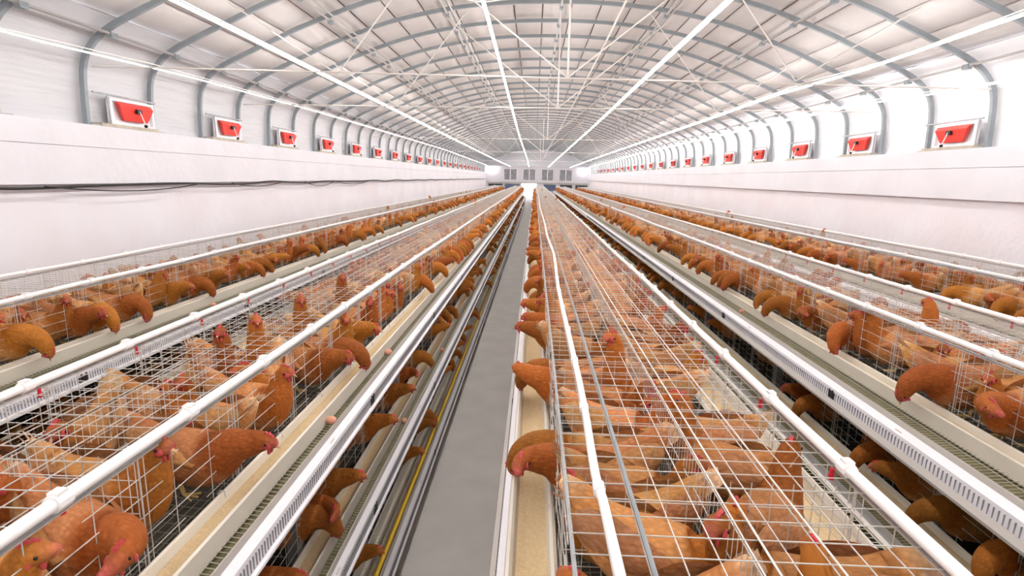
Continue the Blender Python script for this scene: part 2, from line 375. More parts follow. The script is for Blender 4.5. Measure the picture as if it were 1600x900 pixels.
# ------------------------------------------------------------------ air inlets with red flaps
def vent_parts(sx):            # local: x along the wall normal into the hall (sx=+1 for the left wall), y along the hall
    P = []
    fr = MB()
    for a, b in ((-.39, -.35), (.35, .39)): fr.box(min(0, sx*.05), max(0, sx*.05), a, b, .03, .34)
    fr.box(min(0, sx*.05), max(0, sx*.05), -.39, .39, .31, .34).box(min(0, sx*.05), max(0, sx*.05), -.39, .39, .03, .06)
    fr.box(min(0, sx*.01), max(0, sx*.01), -.36, .36, .05, .32)
    P.append(('frame', fr.mesh('frame', M_white)))
    fp = MB()                  # folded trapezoid flap
    prof = [(.05, .305), (.095, .275), (.105, .255), (.075, .09), (.05, .09)]
    wid = [.31, .30, .30, .21, .21]
    vs = [(sx*x, -wd, z) for (x, z), wd in zip(prof, wid)]+[(sx*x, wd, z) for (x, z), wd in zip(prof, wid)]
    fp.add(vs, [(i, (i+1) % 5, 5+(i+1) % 5, 5+i) for i in range(5)]+[(4, 3, 2, 1, 0), (5, 6, 7, 8, 9)])
    P.append(('flap', fp.mesh('flap', M_red)))
    ac = MB().box(min(sx*.08, sx*.135), max(sx*.08, sx*.135), -.04, .04, .19, .24); P.append(('bracket', ac.mesh('bracket', M_black)))
    rd = MB().bar((sx*.13, 0, .22), (sx*.16, .05, .05), .007, 6, True); P.append(('push_rod', rd.mesh('push_rod', M_white)))
    kb = MB().sphere((sx*.16, .05, .045), .022, 8, 6); P.append(('joint', kb.mesh('joint', M_black)))
    si = MB().box(min(-sx*.05, sx*.10), max(-sx*.05, sx*.10), -.5, .5, -.008, .032); P.append(('sill', si.mesh('sill', M_beige)))
    tr = MB().bar((sx*.06, -.54, .365), (sx*.06, .54, .365), .011, 6, True); P.append(('rail', tr.mesh('rail', M_galv)))
    cd = MB().bar((sx*.06, -.44, .365), (sx*.06, -.42, .03), .007, 5); P.append(('cord', cd.mesh('cord', M_galv)))
    return P
VL, VR = vent_parts(1), vent_parts(-1)
for side, P, X, n0 in (('left', VL, -5.10, 0), ('right', VR, 5.72, 1)):
    for i in range(-1, 22):
        n = n0+2*i
        y = A0+(n+.5)*S+(.12 if side == 'left' else -.02)
        if y > 53: continue
        t = empty('air_inlet', (X, y-(.12 if side == 'left' else -.02), EYE+.497))
        tag(t, f'red air inlet flap on the {side} wall, {nth(i)} from the camera' if i >= 0 else f'red air inlet flap on the {side} wall beside the camera', 'air inlet', f'red air inlet flaps along the {side} wall')
        for nm, me in P:
            if i > 9 and nm in ('cord', 'rail', 'push_rod', 'joint'): continue
            link(nm, me, t, (0, 0 if nm in ('sill', 'rail') else (.12 if side == 'left' else -.04), 0))

# cables on the left wall, and slack ones under the roof
def cable(pts, r, label, mt, sub=8, cat='cable'):
    P = smooth_poly(pts, sub)
    o0 = Vector(P[0]); tag(MB().tube([Vector(p)-o0 for p in P], r, 6).build('cable', mt, None, o0, True), label, cat)
pts = [(-4.975, y, EYE-.185+.018*math.sin(y*1.9)+.008*math.sin(y*4.3)) for y in np.arange(-5.5, 58, .9)]
cable(pts, .016, 'thick black cable clipped along the ledge of the left wall', M_black, 3)
for a, b, d, wd in ((5.6, 8.3, .07, 'nearest the camera'), (9.2, 11.0, .06, 'second from the camera'), (12.2, 14.0, .09, 'third from the camera'), (14.2, 17.0, .08, 'farthest one')):
    cable([(-4.95, a+(b-a)*t, EYE-.185-d*4*t*(1-t)) for t in np.linspace(0, 1, 6)], .008, f'thin black wire loop drooping below the wall cable, {wd}', M_black, 4)
cable([(-1.62, 6.9, EYE+2.45), (-1.2, 7.0, EYE+2.15), (-.75, 7.1, EYE+2.02), (-.3, 7.2, EYE+2.12), (.0, 7.3, EYE+2.45)], .008, 'white cable sagging under the roof beside the aisle light', M_pvc)
cable([(.95, Y0, EYE+1.98), (.96, 5, EYE+1.96), (.97, 12, EYE+1.92), (.9, 25, EYE+1.86), (.8, 50, EYE+1.85)], .014, 'long cream cable hung just right of the roof ridge', M_rod)

# ------------------------------------------------------------------ cage rows
CELL = .525; MOD = 2.1
TIER = {'L2': .715, 'L1': .715, 'R1': .715, 'R2': .63, 'R3': .715}      # height of one tier
ROWS = {'L2': (-3.524, .74, 2.70), 'L1': (-1.497, .727, 2.505), 'R1': (.509, .802, 2.50), 'R2': (2.592, .74, 2.85), 'R3': (4.656, .73, 2.75)}
RN = {'L2': 'far left row', 'L1': 'row left of the aisle', 'R1': 'row right of the aisle', 'R2': 'second row right of the aisle', 'R3': 'far right row'}
TN = ['top', 'middle', 'bottom']
NEAR = 5                       # modules counted from the first in view that get panels of their own
def fz(u):                     # cage floor height (from the eye) at distance u from the front, u<0 inside
    return -1.222+.035*max(0, -u)/.36-.02*max(0, u)/.16
WR = .0016
def top_panel(wd):             # one module, one half: x 0..wd, y 0..MOD
    mb = MB(); n = max(2, round(wd/.074))
    for i in range(n+1): mb.bar((wd*i/n, 0, 0), (wd*i/n, MOD, 0), WR*1.15 if i not in (0, n) else WR*1.8)
    k = 28
    for j in range(k): mb.bar((0, MOD*(j+.5)/k, .003), (wd, MOD*(j+.5)/k, .003), WR)
    return mb
def front_panel():             # x=0, y 0..MOD, z 0..-.40
    mb = MB()
    for c in range(4):
        a = c*CELL; b = a+CELL
        for i in range(7):
            z = -.012-.372*i/6
            if i in (0, 6): mb.bar((0, a, z), (0, b, z), WR*1.5)
            else:
                mb.bar((0, a, z), (0, a+.20, z), WR); mb.bar((0, b-.20, z), (0, b, z), WR)
                if i in (2, 3, 4) : mb.bar((.004, a+.16, z+.004), (.004, b-.16, z+.004), WR)
        for y in (a+.012, a+.035, a+.16, a+.36, b-.03): mb.bar((.002, y, 0), (.002, y, -.40), WR if y not in (a+.012,) else WR*1.7)
    return mb
def part_panel(wd):            # y=0, x 0..wd
    mb = MB()
    for i in range(8): mb.bar((0, 0, -.02-.37*i/7), (wd, 0, -.02-.37*i/7), WR)
    n = 7
    for i in range(n+1): mb.bar((wd*i/n, 0, 0), (wd*i/n, 0, -.40), WR)
    return mb
def mid_panel():
    mb = MB()
    for i in range(5): mb.bar((0, 0, -.01-.36*i/4), (0, MOD, -.01-.36*i/4), WR)
    for i in range(70): mb.bar((0, MOD*(i+.5)/70, 0), (0, MOD*(i+.5)/70, -.38), WR*.8)
    return mb
def floor_panel(wd):           # sloped cage floor, x 0 at the front going inside to wd
    mb = MB()
    for i in range(13): mb.bar((wd*i/12, 0, fz(-wd*i/12)), (wd*i/12, MOD, fz(-wd*i/12)), WR)
    for j in range(42): mb.bar((0, MOD*(j+.5)/42, fz(0)-.002), (wd, MOD*(j+.5)/42, fz(-wd)-.002), WR)
    return mb
def arr(mb): return np.array(mb.v, float), mb.f
class Big:                     # joins many copies of a small mesh into one
    def __init__(s): s.V = []; s.F = []; s.n = 0
    def add(s, va, off=(0, 0, 0), sx=1):
        v, f = va; q = v.copy()
        q[:, 0] *= sx; s.V.append(q+np.array(off)); s.F.append(np.array(f)+s.n if len(f) else f); s.n += len(v)
    def build(s, name, mt, parent):
        V = np.concatenate(s.V); F = np.concatenate(s.F)
        me = bpy.data.meshes.new(name); me.vertices.add(len(V)); me.vertices.foreach_set('co', V.ravel())
        me.loops.add(F.size); me.loops.foreach_set('vertex_index', F.ravel().astype(np.int32))
        me.polygons.add(len(F)); me.polygons.foreach_set('loop_start', np.arange(0, F.size, 4, dtype=np.int32))
        me.materials.append(mt); me.update(calc_edges=True)
        o = link(name, me, parent); o['kind'] = 'stuff'; return o
FRONT = front_panel(); MID = mid_panel()
FRONT_me = FRONT.mesh('front_panel', M_wire); MID_me = MID.mesh('centre_panel', M_wire)
post_me = MB().box(-.025, .025, -.02, .02, 0, EYE-1.36).mesh('post', M_galv)
YEND = 57.5
row_mod = {}
for rn, (c, wd, ph) in ROWS.items():
    y_start = ph-MOD*2                       # just behind the camera
    nm = int((YEND-y_start)/MOD)
    row_mod[rn] = (y_start, nm, y_start+nm*MOD)
    ye = y_start+nm*MOD
    half = wd/2
    t = empty('cage_row', (c, y_start, 0))
    tag(t, f'long wire cage battery of three tiers, {RN[rn]}', 'cage', 'rows of wire cages')
    TOP = top_panel(half); PART = part_panel(half); FLO = floor_panel(half)
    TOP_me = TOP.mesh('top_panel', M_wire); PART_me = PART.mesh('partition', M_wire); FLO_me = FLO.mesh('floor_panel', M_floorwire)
    far = {k: Big() for k in ('top_panel', 'front_panel', 'partition', 'centre_panel', 'floor_panel')}
    for i in range(nm):
        y = i*MOD
        near = 0 <= i < NEAR
        for sx in (-1, 1):
            if near:
                o = link('top_panel', TOP_me, t, (sx*half-(half if sx > 0 else 0), y, EYE-.815)); o['kind'] = 'stuff'
            else: far['top_panel'].add(arr(TOP), (sx*half-(half if sx > 0 else 0), y, EYE-.815))
            for k in range(3):
                zz = -.815-TIER[rn]*k
                if near and (k == 0 or (rn, sx) in (('L1', 1), ('R2', -1))):
                    o = link('front_panel', FRONT_me, t, (sx*half, y, EYE+zz)); o['kind'] = 'stuff'
                    if sx < 0: o.scale = (-1, 1, 1)
                else: far['front_panel'].add(arr(FRONT), (sx*half, y, EYE+zz), sx)
                if k == 0:
                    if near:
                        o = link('floor_panel', FLO_me, t, (sx*half, y, EYE)); o['kind'] = 'stuff'
                        o.scale = (-sx, 1, 1)
                    elif i < 14: far['floor_panel'].add(arr(FLO), (sx*half, y, EYE), -sx)
                for q in range(4):
                    if k == 0 and near:
                        o = link('partition', PART_me, t, (sx*half-(half if sx > 0 else 0), y+q*CELL, EYE+zz)); o['kind'] = 'stuff'
                    elif k == 0 or (rn, sx) in (('L1', 1), ('R2', -1)):
                        far['partition'].add(arr(PART), (sx*half-(half if sx > 0 else 0), y+q*CELL, EYE+zz))
        if near:
            o = link('centre_panel', MID_me, t, (0, y, EYE-.815)); o['kind'] = 'stuff'
        elif i < 16: far['centre_panel'].add(arr(MID), (0, y, EYE-.815))
        for sx in (-1, 1):
            if i < 12: link('post', post_me, t, (sx*(half-.035), y, 0))
    pf = MB()
    for i in range(12, nm+1):
        for sx in (-1, 1): pf.box(sx*(half-.035)-.025, sx*(half-.035)+.025, i*MOD-.02, i*MOD+.02, 0, EYE-1.36)
    o = pf.build('far_post', M_galv, t); o['kind'] = 'stuff'
    for k_, b in far.items():
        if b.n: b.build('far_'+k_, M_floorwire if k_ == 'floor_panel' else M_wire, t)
    L_ = ye-y_start
    for k in range(3):
        z = EYE-1.345-TIER[rn]*k
        MB().box(-half+.01, half-.01, 0, L_, z-.012, z).build('manure_belt', M_manure, t)
        for sx in (-1, 1):
            x = sx*(half-.012)
            MB().box(x-.012, x+.012, 0, L_, z-.05, z-.015).build('side_rail', M_galv, t)
    MB().box(-.006, .006, 0, L_, .05, EYE-1.36).build('shade_sheet', M_shade_sheet, t)  # added sheet, blocks light and view so the lower tiers look dark
    for sx in (-1, 1): MB().bar((sx*half, 0, EYE-.818), (sx*half, L_, EYE-.818), .006, 6).build('edge_bar', M_galv, t)
    if rn == 'R1':
        for x, r, mt in ((-.235, .006, M_steel), (.03, .003, M_wire), (.17, .0028, M_wire)):
            MB().bar((x, 0, EYE-.806), (x, L_, EYE-.806), r, 6).build('stiffener_rod', mt, t)

# feed troughs, egg trays, feed
def face(rn, sx): c, wd, ph = ROWS[rn]; return c+sx*wd/2
SW = {-1: 'left', 1: 'right'}
TRO = [(.004, -1.165), (.012, -1.160), (.020, -1.165), (.032, -1.228), (.095, -1.228), (.108, -1.16), (.116, -1.152), (.124, -1.158), (.118, -1.243), (.024, -1.243)]
tick_cache = {}
wires_tray = MB()
for j in range(80): wires_tray.bar((0, MOD*(j+.5)/80, fz(0)), (.163, MOD*(j+.5)/80, fz(.163)), WR)
for u in (.03, .07, .11, .155): wires_tray.bar((u, 0, fz(u)), (u, MOD, fz(u)), WR*1.2)
for rn in ROWS:
    y_start, nm, ye = row_mod[rn]
    for sx in (-1, 1):
        if (rn, sx) in (('L2', -1), ('R3', 1)): continue
        X = face(rn, sx)
        for k in range(3):
            if (rn, sx) == ('L1', -1) and k: continue
            if rn == 'R1' and sx == 1 and k: continue
            dz = EYE-TIER[rn]*k
            plain = (rn, sx) in (('L1', -1), ('R1', 1)); ku = 2.2 if plain else 1.42 if (rn, sx) in (('R2', -1), ('L2', 1), ('R3', -1)) else 1.0
            wk = 1.33 if (rn, sx) == ('R1', -1) else 1.9 if plain else 1.0
            tr = MB().extrude_y([(sx*u*wk, z) for u, z in TRO][::sx], 0, ye-y_start, True)
            o = tr.build('feed_trough', M_traywire_shade if (rn, sx) == ('L1', -1) else M_trough, None, (X, y_start, dz)); tag(o, f'{TN[k]} cream feed trough, {SW[sx]} side of the {RN[rn]}', 'feed trough', 'long feed troughs')  # olive on the left trough beside the aisle row is painted shade
            if not (rn == 'L1' and sx == 1 and k == 2):
                fd = MB(); n = 300; vs = []; fsx = []
                rr = random.Random(sx*7+k)
                for j in range(n+1):
                    y = (ye-y_start)*(j/n)**1.6
                    for u in (.0265, .048, .07, .1025):
                        vs.append((sx*u*wk, y, -1.198+.010*math.sin(y*3+u*40)*(1 if .03 < u < .1 else 0)+rr.uniform(-.003, .003)))
                for j in range(n):
                    for i in range(3): a = j*4+i; fsx.append((a, a+1, a+5, a+4))
                fd.add(vs, fsx); o = fd.build('feed', M_feed, None, (X, y_start, dz), True)
                tag(o, f'pale ground feed in the {TN[k]} trough, {SW[sx]} side of the {RN[rn]}', 'feed', None, 'stuff')
            # egg tray
            t = empty('egg_tray', (X, y_start, dz)); tag(t, f'{TN[k]} white-edged egg tray, {SW[sx]} side of the {RN[rn]}', 'egg tray', 'egg trays under the troughs')
            Lr = ye-y_start
            MB().extrude_y([(sx*.05, -1.262), (sx*.135*ku, -1.268), (sx*.135*ku, -1.275), (sx*.05, -1.27)], 0, Lr, True).build('egg_belt', M_belt, t)
            b = Big()
            for i in range(nm if k == 0 else 8): b.add(arr(wires_tray), (0, i*MOD, 0), sx*ku)
            b.build('wire_mesh', M_traywire_shade, t)
            MB().extrude_y([(sx*u*ku, z) for u, z in ((.160, -1.256), (.160, -1.232), (.166, -1.232), (.172, -1.262), (.166, -1.266))], 0, Lr, True).build('inner_lip', M_greylip, t)
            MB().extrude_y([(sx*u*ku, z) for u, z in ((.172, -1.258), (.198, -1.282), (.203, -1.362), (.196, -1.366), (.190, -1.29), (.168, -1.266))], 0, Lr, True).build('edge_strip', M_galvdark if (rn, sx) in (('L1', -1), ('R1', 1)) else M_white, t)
            if plain: MB().bar((sx*.47, 0, -1.25), (sx*.47, Lr, -1.25), .005, 6).build('outer_bar', M_wire, t)
            if not plain: MB().extrude_y([(sx*u*ku, z) for u, z in (((.203, -1.352), (.228, -1.364), (.228, -1.378), (.196, -1.374)) if rn[0] == 'R' else ((.203, -1.352), (.214, -1.360), (.214, -1.372), (.196, -1.372)))], 0, Lr, True).build('outer_lip', M_greylip if rn[0] == 'R' else M_white, t)
            tk = MB(); y = 0.0 if (rn, sx) not in (('L1', -1), ('R1', 1)) else 21.9
            while y < 22:
                tk.box(min(sx*.198*ku, sx*(.2025*ku+.002)), max(sx*.198*ku, sx*(.2025*ku+.002)), y, y+(.0035 if rn[0] == 'L' else .003), -1.346, -1.298); y += .021 if rn[0] == 'L' else .027
            if not plain: o = tk.build('slot_row', M_tick, t); o['kind'] = 'stuff'
            for yy in (() if plain else np.arange(0.6, 12, 2.1)):
                pl = MB()
                for q in range(6): pl.box(min(sx*.198*ku, sx*(.2025*ku+.003)), max(sx*.198*ku, sx*(.2025*ku+.003)), yy+q*.012, yy+q*.012+.008, -1.345, -1.305+.006*(q % 3))
                o = pl.build('printed_mark', M_black, t); o['kind'] = 'stuff'
            for i in range(0 if plain else 8):
                MB().box(min(sx*.15*ku, sx*.19*ku), max(sx*.15*ku, sx*.19*ku), i*MOD-.025, i*MOD+.025, -1.40, -1.27).build('bracket', M_trough, t)
# hooks holding the near troughs
hk = MB().tube([(0, 0, 0), (.012, 0, .015), (.026, 0, .012), (.030, 0, -.012)], .0022, 5)
hk_me = hk.mesh('trough_hook', M_wire)
for rn, sx in (('L1', 1), ('R1', -1)):
    y_start, nm, ye = row_mod[rn]
    for i in range(2, 12):
        o = link('trough_hook', hk_me, None, (face(rn, sx), y_start+2.1+i*.48, EYE-1.165)); o.scale = (sx, 1, 1)
        tag(o, f'small bent wire hook over the trough edge, {nth(i-2)} nearest, {RN[rn]}', 'hook', 'wire hooks on the trough edges')

# ------------------------------------------------------------------ water pipes with clamps and red drinkers
clamp = MB().bar((0, -.022, 0), (0, .022, 0), .022, 10, True).box(-.013, .013, -.016, .016, .015, .026)
CL_me = clamp.mesh('clamp', M_pvc)
nip = MB().bar((0, 0, 0), (0, 0, -.016), .006, 8, True).bar((0, 0, -.016), (0, 0, -.034), .008, 8, True)
NI_me = nip.mesh('drinker', M_redn)
def water_pipe(rn, X, label, r, zoff=-.792, pts=None, nclamp=18, y0c=0, nipples=True, sgn=0):
    y_start, nm, ye = row_mod[rn]
    t = empty('water_pipe', (X, y_start, EYE+zoff)); tag(t, label, 'water pipe', 'white water pipes along the cage tops')
    rr = random.Random(hash(label) % 97 if False else len(label))
    if pts is None:
        pts = []
        y = 0
        while y <= ye-y_start: pts.append((rr.uniform(-.006, .006), y, rr.uniform(-.004, .004))); y += 1.05
    MB().tube(smooth_poly(pts, 3), r, 10).build('pipe', M_pvc, t, None, True)
    fb = MB()
    for i in range(108):
        y = y0c+i*CELL
        if y > ye-y_start-.1: break
        x = np.interp(y, [p[1] for p in pts], [p[0] for p in pts]); z = np.interp(y, [p[1] for p in pts], [p[2] for p in pts])
        if i < nclamp:
            o = link('clamp', CL_me, t, (x, y, z)); s_ = r/.0165; o.scale = (s_, 1, s_)
            if nipples: o2 = link('drinker', NI_me, o, (sgn*.022, .03, -.018))
        else: fb.bar((x, y-.022, z), (x, y+.022, z), r*1.3, 6, True)
    o = fb.build('far_clamp', M_pvc, t); o['kind'] = 'stuff'
def ph0(rn, y): return (y-row_mod[rn][0]) % CELL
water_pipe('L1', face('L1', 1), 'white water pipe along the aisle edge, row left of the aisle', .0175, y0c=ph0('L1', 1.196), sgn=-1)
water_pipe('L1', face('L1', -1), 'white water pipe along the back edge, row left of the aisle', .0165, y0c=ph0('L1', 1.9), sgn=1)
water_pipe('R1', face('R1', 1), 'white water pipe along the right edge, row right of the aisle', .0165, y0c=ph0('R1', 1.511), sgn=-1)
ys0 = row_mod['R1'][0]
water_pipe('R1', 0, 'bent white water pipe lying on the cage tops nearest the aisle', .013, pts=[(.196, 0, 0), (.196, 1.0-ys0, .002), (.188, 1.42-ys0, 0), (.2, 2.13-ys0, .002), (.197, 4.1-ys0, 0), (.226, 5.9-ys0, .004), (.20, 7.8-ys0, 0), (.2, 10.8-ys0, 0), (.17, 15.5-ys0, .003), (.2, 25-ys0, 0), (.18, 40-ys0, 0), (.19, 57-ys0, 0)], nclamp=3, y0c=ph0('R1', 1.35), nipples=False)
water_pipe('R2', face('R2', -1)+.02, 'white water pipe along the near edge, second row right of the aisle', .0165, y0c=ph0('R2', 2.702), sgn=1)
water_pipe('R2', face('R2', 1), 'white water pipe along the far edge, second row right of the aisle', .0165, y0c=ph0('R2', 2.9), sgn=-1)
water_pipe('R3', face('R3', -1), 'white water pipe along the near edge, far right row', .0165, y0c=.2, nipples=False)
water_pipe('R3', face('R3', 1), 'white water pipe along the wall edge, far right row', .0165, y0c=.3, nipples=False)
water_pipe('L2', face('L2', 1), 'white water pipe along the near edge, far left row', .0165, y0c=.1, nipples=False)
water_pipe('L2', face('L2', -1), 'white water pipe along the wall edge, far left row', .015, y0c=.4, nipples=False)
# yellow hose in the lowest tray of the row left of the aisle
ys0 = row_mod['L1'][0]; X = face('L1', 1)
tag(MB().tube([(.145, 0, 0), (.150, 8, 0), (.142, 20, 0), (.146, 57, 0)], .017, 8).build('hose', M_yellow, None, (X, ys0, EYE-1.195-2*TIER['L1']), True), 'yellow hose lying along the lowest tray beside the aisle', 'hose')

# eggs
egg = MB().sphere((0, 0, 0), .022, 10, 8, (1, 1.3, 1)).mesh('egg', M_egg, True)
for rn, sx, k, y, lb in (('L1', 1, 0, 2.62, 'brown egg on the top egg tray left of the aisle, nearest one'), ('L1', 1, 0, 3.75, 'brown egg on the top egg tray left of the aisle, second nearest'),
                         ('L1', 1, 1, 4.2, 'brown egg on the middle egg tray left of the aisle'), ('L1', 1, 1, 6.1, 'brown egg further along the middle egg tray left of the aisle'),
                         ('R2', -1, 0, 5.35, 'brown egg on the tray of the second row right of the aisle'), ('L2', 1, 0, 5.0, 'brown egg on the tray of the far left row, nearer one'), ('L2', 1, 0, 7.2, 'brown egg on the tray of the far left row, farther one')):
    o = link('egg', egg, None, (face(rn, sx)+sx*(.20 if rn in ('R2', 'L2') else .142), y, EYE+fz(.142)+.022-TIER[rn]*k)); o.rotation_euler = (0, 0, y*3); tag(o, lb, 'egg', 'brown eggs on the trays')

# ------------------------------------------------------------------ hens
RUST = (.39, .128, .020); BUFF = (.55, .25, .085); PALE = (.74, .50, .29); FACE = (.52, .13, .09); CHEEK = (.40, .125, .04); DARK = (.40, .12, .03)
BODY = [((0, -.228, .305), .010, .018, PALE), ((0, -.192, .275), .028, .040, BUFF), ((0, -.145, .228), .052, .062, BUFF), ((0, -.085, .192), .078, .082, BUFF),
        ((0, .0, .172), .091, .097, BUFF), ((0, .070, .172), .086, .096, BUFF), ((0, .118, .192), .066, .080, RUST)]
NECK = {
 'alert': [((0, .148, .240), .054, .060, RUST), ((0, .160, .285), .042, .046, RUST), ((0, .170, .318), .034, .037, RUST), ((0, .187, .340), .028, .030, RUST), ((0, .210, .341), .021, .022, CHEEK), ((0, .224, .337), .010, .010, FACE)],
 'reach': [((0, .165, .222), .056, .062, RUST), ((0, .215, .236), .046, .049, RUST), ((0, .255, .247), .036, .039, RUST), ((0, .285, .250), .028, .030, RUST), ((0, .308, .246), .020, .021, CHEEK), ((0, .322, .240), .010, .010, FACE)],
 'feed': [((0, .165, .208), .059, .064, RUST), ((0, .212, .198), .050, .053, RUST), ((0, .250, .165), .041, .043, RUST), ((0, .268, .122), .030, .032, RUST), ((0, .274, .095), .021, .022, CHEEK), ((0, .276, .078), .010, .010, FACE)],
 'rest': [((0, .140, .225), .050, .056, RUST), ((0, .150, .262), .038, .042, RUST), ((0, .156, .288), .032, .034, RUST), ((0, .174, .305), .026, .028, RUST), ((0, .197, .304), .020, .021, CHEEK), ((0, .211, .298), .010, .010, FACE)],
 'stretch': [((0, .145, .262), .054, .060, RUST), ((0, .150, .335), .042, .046, RUST), ((0, .154, .405), .034, .037, RUST), ((0, .168, .445), .026, .028, RUST), ((0, .191, .448), .020, .021, CHEEK), ((0, .205, .443), .010, .010, FACE)],
}
def bend(neck, turn):          # swing the neck sideways, more towards the head
    out = []; n = len(neck)
    for i, (p, a, b, c) in enumerate(neck):
        k = ((i+1)/n)**1.4*turn; y = p[1]-.12
        out.append(((p[0]+math.sin(k)*(y+.03), .12+math.cos(k)*y, p[2]), a, b, c))
    return out
def catmull(A, n):
    A = np.vstack([2*A[0]-A[1], A, 2*A[-1]-A[-2]]); k = len(A)-3; out = []
    for t_ in np.linspace(0, k-1e-6, n):
        i = int(t_); t = t_-i; p0, p1, p2, p3 = A[i:i+4]
        out.append(.5*(2*p1+(p2-p0)*t+(2*p0-5*p1+4*p2-p3)*t*t+(3*p1-p0-3*p2+p3)*t**3))
    return np.array(out)
def hen_geo(pose, turn, nring, nseg, rs, lift=0., wing=True):
    rr = random.Random(rs)
    body = [((p[0], p[1], p[2]-.048+lift*max(0, -p[1])), a*rr.uniform(.95, 1.06), b*rr.uniform(.95, 1.05), c) for p, a, b, c in BODY]
    nk = bend(NECK[pose], turn); nn = len(nk)
    sp = body+[((p[0], p[1], p[2]-.048+(.02*i/nn if pose == 'feed' else 0)), a, b, c) for i, (p, a, b, c) in enumerate(nk)]
    A = np.array([list(p)+[a, b]+list(c) for p, a, b, c in sp])
    R_ = catmull(A, nring); P = R_[:, :3]; T = np.gradient(P, axis=0); T /= np.linalg.norm(T, axis=1)[:, None]
    V = []; C = []
    side = np.array([1., 0, 0])
    for i in range(nring):
        s_ = side-T[i]*(side@T[i]); s_ /= np.linalg.norm(s_); side = s_; u = np.cross(s_, T[i])
        for j in range(nseg):
            an = 2*math.pi*j/nseg; ca, sa = math.cos(an), math.sin(an)
            rad = 1+rr.uniform(-.02, .02)
            V.append(P[i]+s_*ca*max(R_[i, 3], .003)*rad+u*sa*max(R_[i, 4], .003)*rad)
            col = R_[i, 5:8]*(1+rr.uniform(-.08, .08))
            if sa < -.6 and i < nring*.5: col = col*.9+np.array(PALE)*.1
            C.append(np.clip(col, .01, 1))
    F = [(i*nseg+j, i*nseg+(j+1) % nseg, (i+1)*nseg+(j+1) % nseg, (i+1)*nseg+j) for i in range(nring-1) for j in range(nseg)]
    V = np.array(V); C = np.array(C)
    n0 = len(V); V = np.vstack([V, P[0]-T[0]*.004, P[-1]+T[-1]*.004]); C = np.vstack([C, C[0], C[-1]])
    F += [(n0, (j+1) % nseg, j) for j in range(nseg)]+[(n0+1, (nring-1)*nseg+j, (nring-1)*nseg+(j+1) % nseg) for j in range(nseg)]
    head = np.array(sp[-3][0]); tip = np.array(sp[-1][0])
    fwd = tip-head; fwd /= np.linalg.norm(fwd); sd = np.cross(fwd, [0, 0, 1]); 
    if np.linalg.norm(sd) < .2: sd = np.array([math.cos(turn), -math.sin(turn), 0])
    sd /= np.linalg.norm(sd); up = np.cross(sd, fwd)
    return V, F, C, (head, tip, fwd, sd, up)
def put_col(me, C):
    a = me.color_attributes.new('tint', 'FLOAT_COLOR', 'POINT')
    a.data.foreach_set('color', np.hstack([C, np.ones((len(C), 1))]).astype(np.float32).ravel())
def hp(fr, f, s, u):           # point in the head frame
    h, t, fw, sd, up = fr; return h+fw*f+sd*s+up*u
def comb_geo(mb, fr, lod):
    prof = [(-.022, .020), (-.026, .034), (-.014, .040), (-.010, .050), (.000, .043), (.005, .052), (.012, .042), (.018, .046), (.024, .032), (.032, .022), (.036, .006), (.012, .016)] if lod else [(-.022, .018), (-.012, .045), (.014, .045), (.034, .008)]
    n = len(prof); prof = [(f*.85, .012+(u-.012)*.62) for f, u in prof]; vs = [hp(fr, f, .0045, u) for f, u in prof]+[hp(fr, f, -.0045, u) for f, u in prof]
    mb.add(vs, [tuple(range(n)), tuple(range(2*n-1, n-1, -1))]+[((i+1) % n, i, n+i, n+(i+1) % n) for i in range(n)])
def blob(mb, fr, c, r, nu=8, nv=6):
    tmp = MB().sphere((0, 0, 0), 1, nu, nv); h, t, fw, sd, up = fr
    mb.add([hp(fr, c[0]+p[1]*r[0], c[1]+p[0]*r[1], c[2]+p[2]*r[2]) for p in tmp.v], tmp.f)
VAR = []                       # every hen shape: pose, turn
for pose, turns in (('feed', (0, .35, -.35)), ('reach', (0, .55, -.55)), ('alert', (0, .6, -.6)), ('rest', (0, .9, -.9)), ('stretch', (.4, -.5))):
    for tn in turns: VAR.append((pose, tn))
HI = {}
